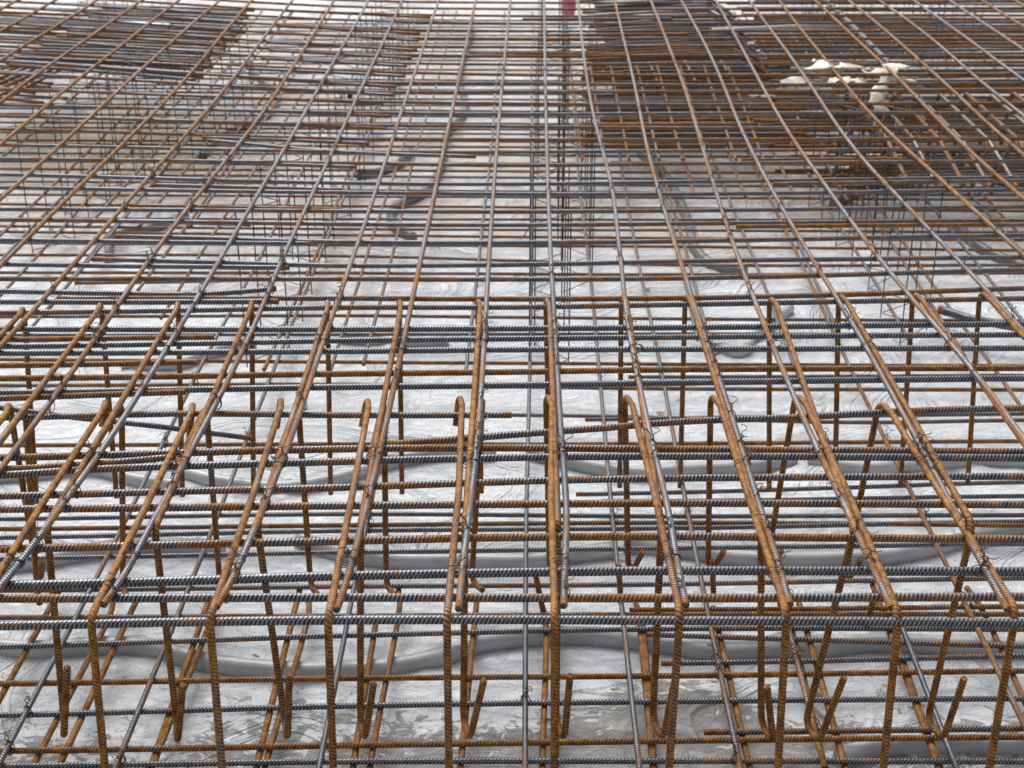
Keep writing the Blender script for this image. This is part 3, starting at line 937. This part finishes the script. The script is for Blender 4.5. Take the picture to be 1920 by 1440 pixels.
# ---- heavy bars
bar('heavy_rebar', [at(1762, 580, .10), at(1820, 598, .10), at(1885, 610, .10), at(1990, 628, .10), at(2200, 655, .1)], .0155, .22, 0,
    'very thick dark rebar with a rusty end near the right edge', 'rebar')
bar('heavy_rebar', [at(-120, 30, .545), at(0, 35, .545), at(160, 42, .545), at(322, 50, .545)], .0165, .02, 0, pale=1.0, label=
    'thick pale blue grey rebar at the far left, above the stack', cat='rebar')
bar('heavy_rebar', [at(1330, 58, .50), at(1450, 53, .50), at(1582, 46, .50)], .0150, .02, 0, pale=1.0, label=
    'thick pale blue grey rebar at far right, behind the hooked bundle', cat='rebar')
bar('heavy_rebar', [at(1545, -4, .40), at(1600, 50, .40), at(1668, 120, .40)], .0140, .18, 0,
    'thick dark rebar lying lengthwise far right, above cardboard scraps', 'rebar')

# ---- loose stack of bars at far left, between the mats
for k in range(25):
    t = k / 24
    xl = np.interp(t, (0, .25, .5, .75, 1), (14, 48, 100, 150, 200)) + random.uniform(-10, 10)
    yl = np.interp(t, (0, .25, .5, .75, 1), (122, 101, 68, 36, 12))
    xr = np.interp(t, (0, .2, .45, .7, 1), (374, 392, 425, 455, 470)) + random.uniform(-14, 10)
    yr = np.interp(t, (0, .2, .45, .7, 1), (150, 120, 88, 56, 20))
    z = .40 + .025 * random.random()
    rust = random.choice((.12, .2, .26, .36, .5))
    P = [at(xl, yl, z), at((xl + xr) / 2, (yl + yr) / 2 - 1, z), at(xr, yr, z)]
    bar('stacked_rebar', catmull(P, 5), .0086, rust, .1, f'{tone(rust)} bar in the loose far left stack, {ordinal(k + 1)} counted from its near side', 'rebar',
        'loose bars stacked at far left')
# dark bundle lying lengthwise at the far left edge
for k in range(7):
    a = at(118 - k * 12, 128 - k * 2, .30 + .012 * (k % 2)); b = at(-20 - k * 16, 202 - k * 6, .30 + .012 * (k % 2))
    bar('bundled_rebar', [a, (a + b) / 2, b + (b - a) * .4], .008, .75, .0, f'dark brown bar bundled at the far left edge, {ordinal(k + 1)} from right', 'rebar',
        'bundled bars at the far left edge')
# hooked bundle at far right of centre
for k in range(24):
    t = k / 23
    xl = np.interp(t, (0, .3, .6, 1), (1092, 1120, 1108, 1092)) + random.uniform(-16, 22)
    yl = np.interp(t, (0, .3, .6, 1), (117, 85, 52, 2))
    xr = np.interp(t, (0, .3, .6, 1), (1392, 1372, 1350, 1325)) + random.uniform(-8, 8)
    yr = yl + np.interp(t, (0, 1), (-9, -8))
    z = .46 + .02 * random.random()
    a, b = at(xl, yl, z), at(xr, yr, z)
    rust = random.choice((.12, .2, .3, .5, .7))
    P = fillet([a, (a + b) / 2 + np.array([0, .01, .004]), b, b + np.array([.16, -.06, -.10])], .06, 5)
    bar('hooked_stack_bar', P, .0076, rust, .35, f'{tone(rust)} bent-end bar in the far bundle, {ordinal(k + 1)} from its near side', 'rebar',
        'bundle of bars with bent ends')

# ---- dense part on the right: extra crosswise bars between the mats
for k in range(34):
    py = 88 + k * 7.3 + random.uniform(-2, 2)
    z = random.choice((.13, .20, .30, .38))
    x0 = random.uniform(1390, 1500) if py < 240 else random.uniform(1560, 1720)
    if k % 6 == 0: x0 = 1120 + random.uniform(0, 60)
    rust = random.choice((.2, .3, .45, .6, .7))
    P = [at(x0, py + random.uniform(-2, 2), z), at(1700, py, z), at(1960, py - 2, z)]
    P = side_ext(P, False, True, .6)
    bar('inner_rebar', catmull(P, 4), .0072, rust, .2, f'{tone(rust)} bar between the mats at right, {ordinal(k + 1)} counted from the far end', 'rebar',
        'crosswise bars between the mats at right')
for k in range(12):
    py = 130 + k * 13 + random.uniform(-3, 3)
    z = random.choice((.10, .2, .32)); rust = random.choice((.3, .5, .65, .72))
    P = [at(1095 + random.uniform(-10, 20), py, z), at(1240, py - 1, z), at(1420 + random.uniform(-10, 40), py - 2, z)]
    bar('inner_rebar', catmull(P, 4), .0072, rust, .2, f'{tone(rust)} bar between the mats right of centre, {ordinal(k + 1)} from far end', 'rebar',
        'crosswise bars between the mats right of centre')
for k, x in enumerate((1080, 1118, 1156, 1205, 1243, 1285, 1330, 1375)):
    a, b = at(x - 12, 118, .34), at(vp_line(x, 190, 300), 300, .20)
    bar('inner_rebar', [a, (a + b) / 2, b], .0066, random.choice((.3, .55, .7)), .1,
        f'inner lengthwise bar below the hooked bundle, {ordinal(k + 1)} from left', 'rebar', 'lengthwise bars below the hooked bundle')
for k in range(22):
    py = 150 + k * 8.5 + random.uniform(-3, 3)
    z = random.choice((.09, .11, .16))
    x0 = random.uniform(1430, 1620)
    rust = random.choice((.35, .5, .65, .75))
    P = side_ext([at(x0, py, z), at(1750, py + random.uniform(-3, 3), z), at(1960, py - 2, z)], False, True, .6)
    bar('inner_rebar', catmull(P, 4), .0085, rust, .0, f'{tone(rust)} low bar under the right stirrups, {ordinal(k + 1)} counted from the far end', 'rebar',
        'low bars under the right stirrups')
for k in range(30):
    py = 112 + k * 5.2 + random.uniform(-2, 2)
    z = random.choice((.09, .11, .15, .22))
    x0 = 1092 + random.uniform(-8, 60)
    rust = random.choice((.25, .4, .55, .7, .78))
    P = [at(x0, py, z), at(1300, py - 1, z), at(1440 + random.uniform(0, 120), py - 2, z)]
    bar('inner_rebar', catmull(P, 4), .0095, rust, .5, f'{tone(rust)} low bar below the hooked bundle, {ordinal(k + 1)} counted from the far end', 'rebar',
        'low bars below the hooked bundle')
for k in range(20):
    py = 4 + k * 9.5 + random.uniform(-3, 3)
    z = random.choice((.10, .2, .3, .34))
    x1 = random.uniform(200, 330) if py < 130 else random.uniform(60, 140)
    rust = random.choice((.2, .3, .45, .6, .72))
    P = side_ext([at(-30, py - 3, z), at(x1 * .5, py + 3, z), at(x1, py + 8, z)], True, False, .5)
    bar('inner_rebar', catmull(P, 4), .0095, rust, .3, f'{tone(rust)} low bar around the far left stack, {ordinal(k + 1)} counted from the far end', 'rebar',
        'low bars around the far left stack')
for k in range(14):
    py = -4 + k * 6.3 + random.uniform(-2, 2)
    z = random.choice((.15, .28, .36))
    x0 = random.uniform(1345, 1420)
    rust = random.choice((.25, .4, .55, .65))
    P = side_ext([at(x0, py, z), at(1650, py, z), at(1960, py + 2, z)], False, True, .6)
    bar('inner_rebar', catmull(P, 4), .0078, rust, .1, f'{tone(rust)} inner bar in the far right corner, {ordinal(k + 1)} counted from the far end', 'rebar',
        'inner bars in the far right corner')
# row of stirrups at the right
for k in range(9):
    x = 1590 + k * 44 + random.uniform(-5, 5)
    pr = at(x, 175 + random.uniform(-3, 5), .44)
    path = [pr + np.array([-.02, .02, -.33]), pr + np.array([0, .02, 0]), pr + np.array([.02, -.75, -.02]), pr + np.array([.03, -1.15, -.10])]
    rust = random.choice((.35, .5, .6, .7))
    bar('stirrup', fillet(path, .04, 6), .0085, rust, .1, f'{tone(rust)} stirrup with rounded bend at right, {ordinal(k + 1)} from left in its row', 'stirrup',
        'row of stirrups at the right')
    if k < 8:
        y_l = pr[1] - .45
        b = at_y(x + 8, y_l, .40)
        bar('slanting_bar', [b, b + np.array([-.05, -.02, -.15]), b + np.array([-.10, -.03, -.30])], .0085, .25, 0,
            f'dark slanting bar below the stirrups at right, {ordinal(k + 1)} from left', 'rebar', 'slanting bars below the stirrups')

# ------------------------------------------------------------------ wire baskets between the mats
def basket(X0, X1, y_near, n, label, step=.27, ztop=.565, lean=0.0):
    root = bpy.data.objects.new('wire_spacer', None)
    col.objects.link(root)
    root.location = ((X0 + X1) / 2, y_near, 0)
    tag(root, label, 'wire spacer', 'black wire spacer baskets between the mats')
    o0 = np.array([(X0 + X1) / 2, y_near, 0.0])
    zz, zb = [], []
    for k in range(n):
        for s, X in ((0, X0), (1, X1)):
            y = y_near + step * (k + .5 * s) + random.uniform(-.02, .02)
            dx = random.uniform(-.012, .012)
            b = MB()
            top = np.array([X + dx + lean, y + random.uniform(-.02, .02), ztop + random.uniform(-.01, .012)])
            b.tube(np.array([np.array([X + dx, y, .012]), (top + np.array([X + dx, y, .012])) / 2, top]) - o0, .0023, 6)
            link('leg', b.mesh('leg', SPACER), root)
            zz.append(top + np.array([0, 0, -.012])); zb.append(np.array([X + dx, y, .03]))
    def rails(pts, name, m, r):
        b = MB(); pts = np.array(pts) - o0
        b.tube(fillet(list(pts), .012, 3), r, 5)
        link(name, b.mesh(name, m), root)
    if len(zz) > 2:
        e0 = zz[0] + np.array([-.02, -.06, -.02]); e1 = zz[-1] + np.array([.02, .08, .02])
        rails([e0] + zz + [e1], 'zigzag_wire', ZIGZAG, .0019)
        rails(zb, 'foot_wire', ZIGZAG, .0019)
    return root


yb = depth_y(712, .01)
basket(0.005, .130, yb, 5, 'nearest wire spacer basket in the middle, behind the middle hairpin')
basket(.110, .245, yb + .78, 6, 'second wire spacer basket in the middle, behind the nearest one')
basket(.02, .150, yb + 2.3, 4, 'third wire spacer basket in the middle row, further back')
basket(.19, .32, yb + 3.0, 4, 'wire spacer basket right beside the third middle one')
basket(.05, .18, yb + 4.3, 5, 'farthest wire spacer basket of the middle row')
yl = depth_y(690, .01); Xl = at(548, 690, .01)[0]
basket(Xl - .16, Xl - .02, yl, 5, 'wire spacer basket left of centre, behind left hairpins')
basket(Xl - .12, Xl + .02, yl + 1.5, 4, 'wire spacer basket second back in the left of centre row')
basket(Xl - .10, Xl + .05, yl + 3.0, 6, 'wire spacer basket at the far end of the left of centre row')
Xm = at(218, 385, .01); 
basket(Xm[0] - .05, Xm[0] + .10, Xm[1], 4, 'wire spacer basket at left, below the loose far stack', .24)
basket(Xm[0] + .26, Xm[0] + .40, Xm[1] + .5, 4, 'wire spacer basket right beside the one below the loose stack', .25)
Xn = at(100, 480, .01)
basket(Xn[0] - .10, Xn[0] + .05, Xn[1], 4, 'wire spacer basket near the left edge of the mat')
Xr = at(1735, 650, .01)
basket(Xr[0] - .1, Xr[0] + .05, Xr[1], 4, 'nearest wire spacer basket at right, behind right hairpins')
basket(Xr[0] + .04, Xr[0] + .18, Xr[1] + 1.1, 3, 'wire spacer basket second back at right')
Xs = at(1590, 470, .01)
basket(Xs[0] - .06, Xs[0] + .09, Xs[1], 3, 'wire spacer basket below the dense bars on the right')

Xt = at(1600, 80, .30)
basket(Xt[0] - .1, Xt[0] + .1, Xt[1], 10, 'wire spacer basket in the far right corner', .2)
basket(Xt[0] + .6, Xt[0] + .8, Xt[1] + .1, 10, 'wire spacer basket at the far right edge', .2)
basket(-2.6, -2.45, 8.2, 9, 'wire spacer basket in the far left corner', .2)

# ------------------------------------------------------------------ binding wire
def tie_mesh(seed, wide=False, rusty=False):
    r = random.Random(seed)
    b = MB()
    R1, R2 = (.0175, .0100) if wide else (.0100, .0165)
    for turn in range(2):
        a0 = r.uniform(-.3, .3); sk = .45 * (1 if turn == 0 else -.6)
        P = []
        for k in range(15):
            t = 2 * math.pi * k / 14
            P.append((R1 * math.cos(t), sk * R1 * math.cos(t + a0) + (turn - .5) * .003, R2 * math.sin(t)))
        b.tube(P, .00105, 5)
    for s in (0, 1):                                  # twisted tail that ends in curls
        P = []
        L = r.uniform(.02, .034); dx, dy = r.uniform(-.5, .5), r.uniform(-.7, .1)
        for k in range(12):
            t = k / 11
            a = t * 9 + s * math.pi
            w = .0018 if t < .6 else .0018 + (t - .6) * .03
            P.append((dx * L * t + w * math.cos(a), dy * L * t + w * math.sin(a), R2 + L * t * (1 if t < .75 else 1.5 - t * .67)))
        b.tube(P, .0010, 5)
    return b.mesh('binding_wire', TIE_RUST if rusty else TIE)


TIES = [tie_mesh(k) for k in range(6)]
TIES_W = [tie_mesh(20 + k, True, k % 2 == 0) for k in range(5)]
TIES_S = [tie_mesh(40 + k, False, True) for k in range(2)]


def cname(k): return 'front crosswise bar' if k == 0 else f'{ordinal(k)} crosswise bar'


def lname(i): return 'middle lengthwise bar' if i == 0 else f'{ordinal(abs(i))} lengthwise bar {"left" if i < 0 else "right"} of middle'


n_tie = 0
rt = random.Random(77)
for k in range(1, 45):
    for i in range(-12, 12):
        P = CROSS_PATH[k]
        x = 0.0
        y = cross_y(k, 0)
        for _ in range(4):
            x = long_x(i, y); y = cross_y(k, x)
        if x < P[:, 0].min() or x > P[:, 0].max() or y < LONG_PATH[i][:, 1].min() + .02: continue
        c = ROT.T @ np.array([x, y, ZT - CAMZ])
        if abs(c[0] / -c[2] * F) > 1000: continue
        if rt.random() > (.42 if k < 14 else .30 if k < 30 else .16): continue
        o = link('binding_wire', rt.choice(TIES if rt.random() < .7 else TIES_S))
        o.location = (x, y, ZT - .008)
        o.rotation_euler = (rt.uniform(-.1, .1), rt.uniform(-.1, .1), rt.choice((.785, -.785, 2.3, -2.3)) + rt.uniform(-.2, .2))
        tag(o, f'twisted binding wire where {cname(k)} meets {lname(i)}', 'binding wire', 'binding wires on the upper mat')
        n_tie += 1

# ties that hold the hairpins against the lengthwise bars
for i in range(-5, 5):
    for lev, py in (('front', 1058), ('middle', 866), ('rear', 650)):
        px = vp_line(LONG[i][-1][0], LONG[i][-1][1], py)
        y = depth_y(py + rt.uniform(-14, 14), ZT); x = long_x(i, y)
        o = link('binding_wire', rt.choice(TIES_W))
        off = -.0085 if lev != 'rear' else (-.0085 if i <= 0 else .0085)
        o.location = (x + off, y, ZT + .001)
        o.rotation_euler = (0, 0, rt.uniform(-.15, .15))
        tag(o, f'binding wire round hairpin and {lname(i)}, {lev} of three', 'binding wire', 'binding wires on the hairpins')

# ties on the lower mat
for k in range(len(LOWC_PATH)):
    P = LOWC_PATH[k]
    y = float(P[len(P) // 2][1])
    if y > 4.6: continue
    for j, X in enumerate(LOW_X):
        yy = float(np.interp(X, P[:, 0], P[:, 1]))
        if not (P[:, 0].min() < X < P[:, 0].max()) or yy < LOW_Y[j] + .03: continue
        c = ROT.T @ np.array([X, yy, ZL - CAMZ])
        if abs(c[0] / -c[2] * F) > 990 or rt.random() > .17: continue
        o = link('binding_wire', rt.choice(TIES))
        o.location = (X, yy, ZL - .007)
        o.rotation_euler = (0, 0, rt.choice((.785, -.785, 2.3, -2.3)) + rt.uniform(-.2, .2))
        d = j - mid_i
        dn = 'middle lengthwise bar' if d == 0 else f'{ordinal(abs(d))} lengthwise bar {"left" if d < 0 else "right"}'
        kn = 'nearest crosswise bar' if k == 0 else f'{ordinal(k)} crosswise bar back'
        tag(o, f'binding wire on the lower mat where {kn} meets {dn}', 'binding wire', 'binding wires on the lower mat')

# ------------------------------------------------------------------ scraps
CARD = simple('cardboard', (.50, .43, .33), (.80, .75, .65), 14, .8, .004)


def scrap(pts, width, label, z=.0):
    """a torn, curled strip of card about 3 mm thick along a 3-D line"""
    P = catmull([np.array(p) for p in pts], 8)
    C, q = resample(P, .02)
    T, _, _ = frames(C)
    V, Fc = [], []
    for i in range(len(C)):
        n = np.cross(T[i], (0, 0, 1.0)); n /= np.linalg.norm(n)
        up = np.cross(n, T[i])
        w = 1.15 * width * (.8 + .2 * math.sin(i * 1.7) + random.uniform(-.22, .22)) * min(1, .75 + .25 * min(i, len(C) - 1 - i) / 2)
        for s, b in ((-1, 0), (-.4, .004), (.4, .004), (1, 0)):
            V.append(C[i] + n * w * s * .5 + up * (b + .008 * math.sin(i * 2.1 + s * 2)))
        for s, b in ((1, -.003), (.4, .001), (-.4, .001), (-1, -.003)):
            V.append(C[i] + n * w * s * .5 + up * (b + .008 * math.sin(i * 2.1 + s * 2)))
    k = 8
    for i in range(len(C) - 1):
        for j in range(k):
            jn = (j + 1) % k
            Fc.append((i * k + j, i * k + jn, (i + 1) * k + jn, (i + 1) * k + j))
    Fc.append(tuple(range(k))[::-1]); Fc.append(tuple(range((len(C) - 1) * k, len(C) * k)))
    me = raw_mesh('card_scrap', V, Fc)
    me.materials.append(CARD)
    return tag(link('cardboard_scrap', me), label, 'cardboard', 'torn cardboard scraps on the bars')


def lift(px, py, z): return at(px, py, z)


scrap([lift(1497, 163, .50), lift(1512, 142, .54), lift(1532, 121, .60), lift(1556, 119, .60)], .17, 'broad torn cream cardboard strip, leftmost of the scraps')
scrap([lift(1538, 160, .48), lift(1554, 138, .54), lift(1575, 122, .60), lift(1596, 128, .56)], .14, 'cream cardboard strip curling beside the leftmost scrap')
scrap([lift(1548, 152, .44), lift(1580, 150, .45), lift(1625, 152, .45)], .10, 'flat grey brown cardboard strip between the cream scraps')
scrap([lift(1610, 131, .50), lift(1632, 138, .48), lift(1656, 130, .50)], .09, 'small cream cardboard curl hanging in the middle of the scraps')
scrap([lift(1690, 124, .56), lift(1672, 130, .60), lift(1656, 158, .54), lift(1645, 185, .49), lift(1656, 212, .44)], .085,
      'long cream cardboard strip drooping down between the right bars')
scrap([lift(1708, 164, .48), lift(1698, 148, .55), lift(1688, 150, .50)], .11, 'small cream cardboard scrap, rightmost of the scraps')
scrap([lift(1402, 178, .16), lift(1430, 179, .16), lift(1454, 180, .16)], .06, 'pale card strip lying low left of the cream scraps')


def cloth(px, py, z, w, h, m, name, label, cat):
    c = at(px, py, z)
    V, Fc = [], []
    n = 9
    rc = random.Random(px)
    for sgn in (1, -1):
        for a in range(n):
            for b_ in range(n):
                u, v = a / (n - 1) - .5, b_ / (n - 1) - .5
                V.append(c + np.array([w * u * (1 - .25 * abs(v)) + rc.uniform(-.004, .004), .04 * math.sin(u * 9 + v * 4) * w * 4 + .002 * sgn, h * v + .02 * math.sin(u * 7) * h]))
    def id_(s, a, b_): return s * n * n + a * n + b_
    for a in range(n - 1):
        for b_ in range(n - 1):
            Fc.append((id_(0, a, b_), id_(0, a, b_ + 1), id_(0, a + 1, b_ + 1), id_(0, a + 1, b_)))
            Fc.append((id_(1, a, b_), id_(1, a + 1, b_), id_(1, a + 1, b_ + 1), id_(1, a, b_ + 1)))
    me = raw_mesh(name, V, Fc)
    me.materials.append(m)
    return tag(link(name, me), label, cat)


cloth(1066, 12, .50, .085, .13, simple('red_plastic', (.90, .22, .30), (.92, .38, .44), 8, .5), 'red_plastic_bag', 'crumpled pinkish red plastic hanging between bars at the far end', 'plastic bag')
cloth(1636, 222, .47, .03, .03, simple('blue_plastic', (.03, .25, .50), (.06, .33, .60), 8, .4), 'blue_tag', 'small bright blue plastic tag among the right stirrups', 'tag')
cloth(656, 180, .40, .026, .02, simple('dark_blue_plastic', (.03, .03, .12), (.05, .05, .2), 8, .4), 'blue_scrap', 'small dark blue plastic scrap among bars left of centre', 'plastic scrap')

LEAF = simple('dry_leaf', (.22, .12, .04), (.36, .24, .10), 30, .8)
for n, (px, py, s, lab) in enumerate(((972, 517, .05, 'curled dry leaf on the white film near the middle baskets'), (1215, 545, .05, 'brown leaf stain like scrap right of the middle baskets'),
                                     (480, 1230, .022, 'small brown leaf lying on the film by the nearest wavy spacer'), (1035, 1350, .03, 'brown twisted leaf on the wet film at the front'),
                                     (540, 900, .025, 'brown leaf bit left of centre on the film'), (1150, 1292, .016, 'tiny dark splinter on the wet concrete patch'))):
    c = at(px, py, .03)
    V, Fc = [], []
    a = random.uniform(0, 3)
    for k in range(7):
        t = k / 6 - .5
        w = .32 * math.cos(t * math.pi) + .02
        for sg in (-1, 1):
            u, v = t, sg * w * .5
            for dz in (0, -.0012):
                V.append(c + s * np.array([u * math.cos(a) - v * math.sin(a), u * math.sin(a) + v * math.cos(a), .25 * (t * t) + .3 * abs(v)]) + np.array([0, 0, dz]))
    for k in range(6):
        o = k * 4
        Fc += [(o, o + 2, o + 6, o + 4), (o + 1, o + 5, o + 7, o + 3), (o, o + 4, o + 5, o + 1), (o + 2, o + 3, o + 7, o + 6)]
    me = raw_mesh('dry_leaf', V, Fc)
    me.materials.append(LEAF)
    tag(link('dry_leaf', me), lab, 'leaf', 'dry leaves on the film')

tris = sum(sum(len(p.vertices) - 2 for p in me.polygons) if len(me.polygons) < 500 else len(me.loops) - 2 * len(me.polygons) for me in bpy.data.meshes)
print('TRIS', tris, 'OBJECTS', len(bpy.data.objects), 'TIES', n_tie)
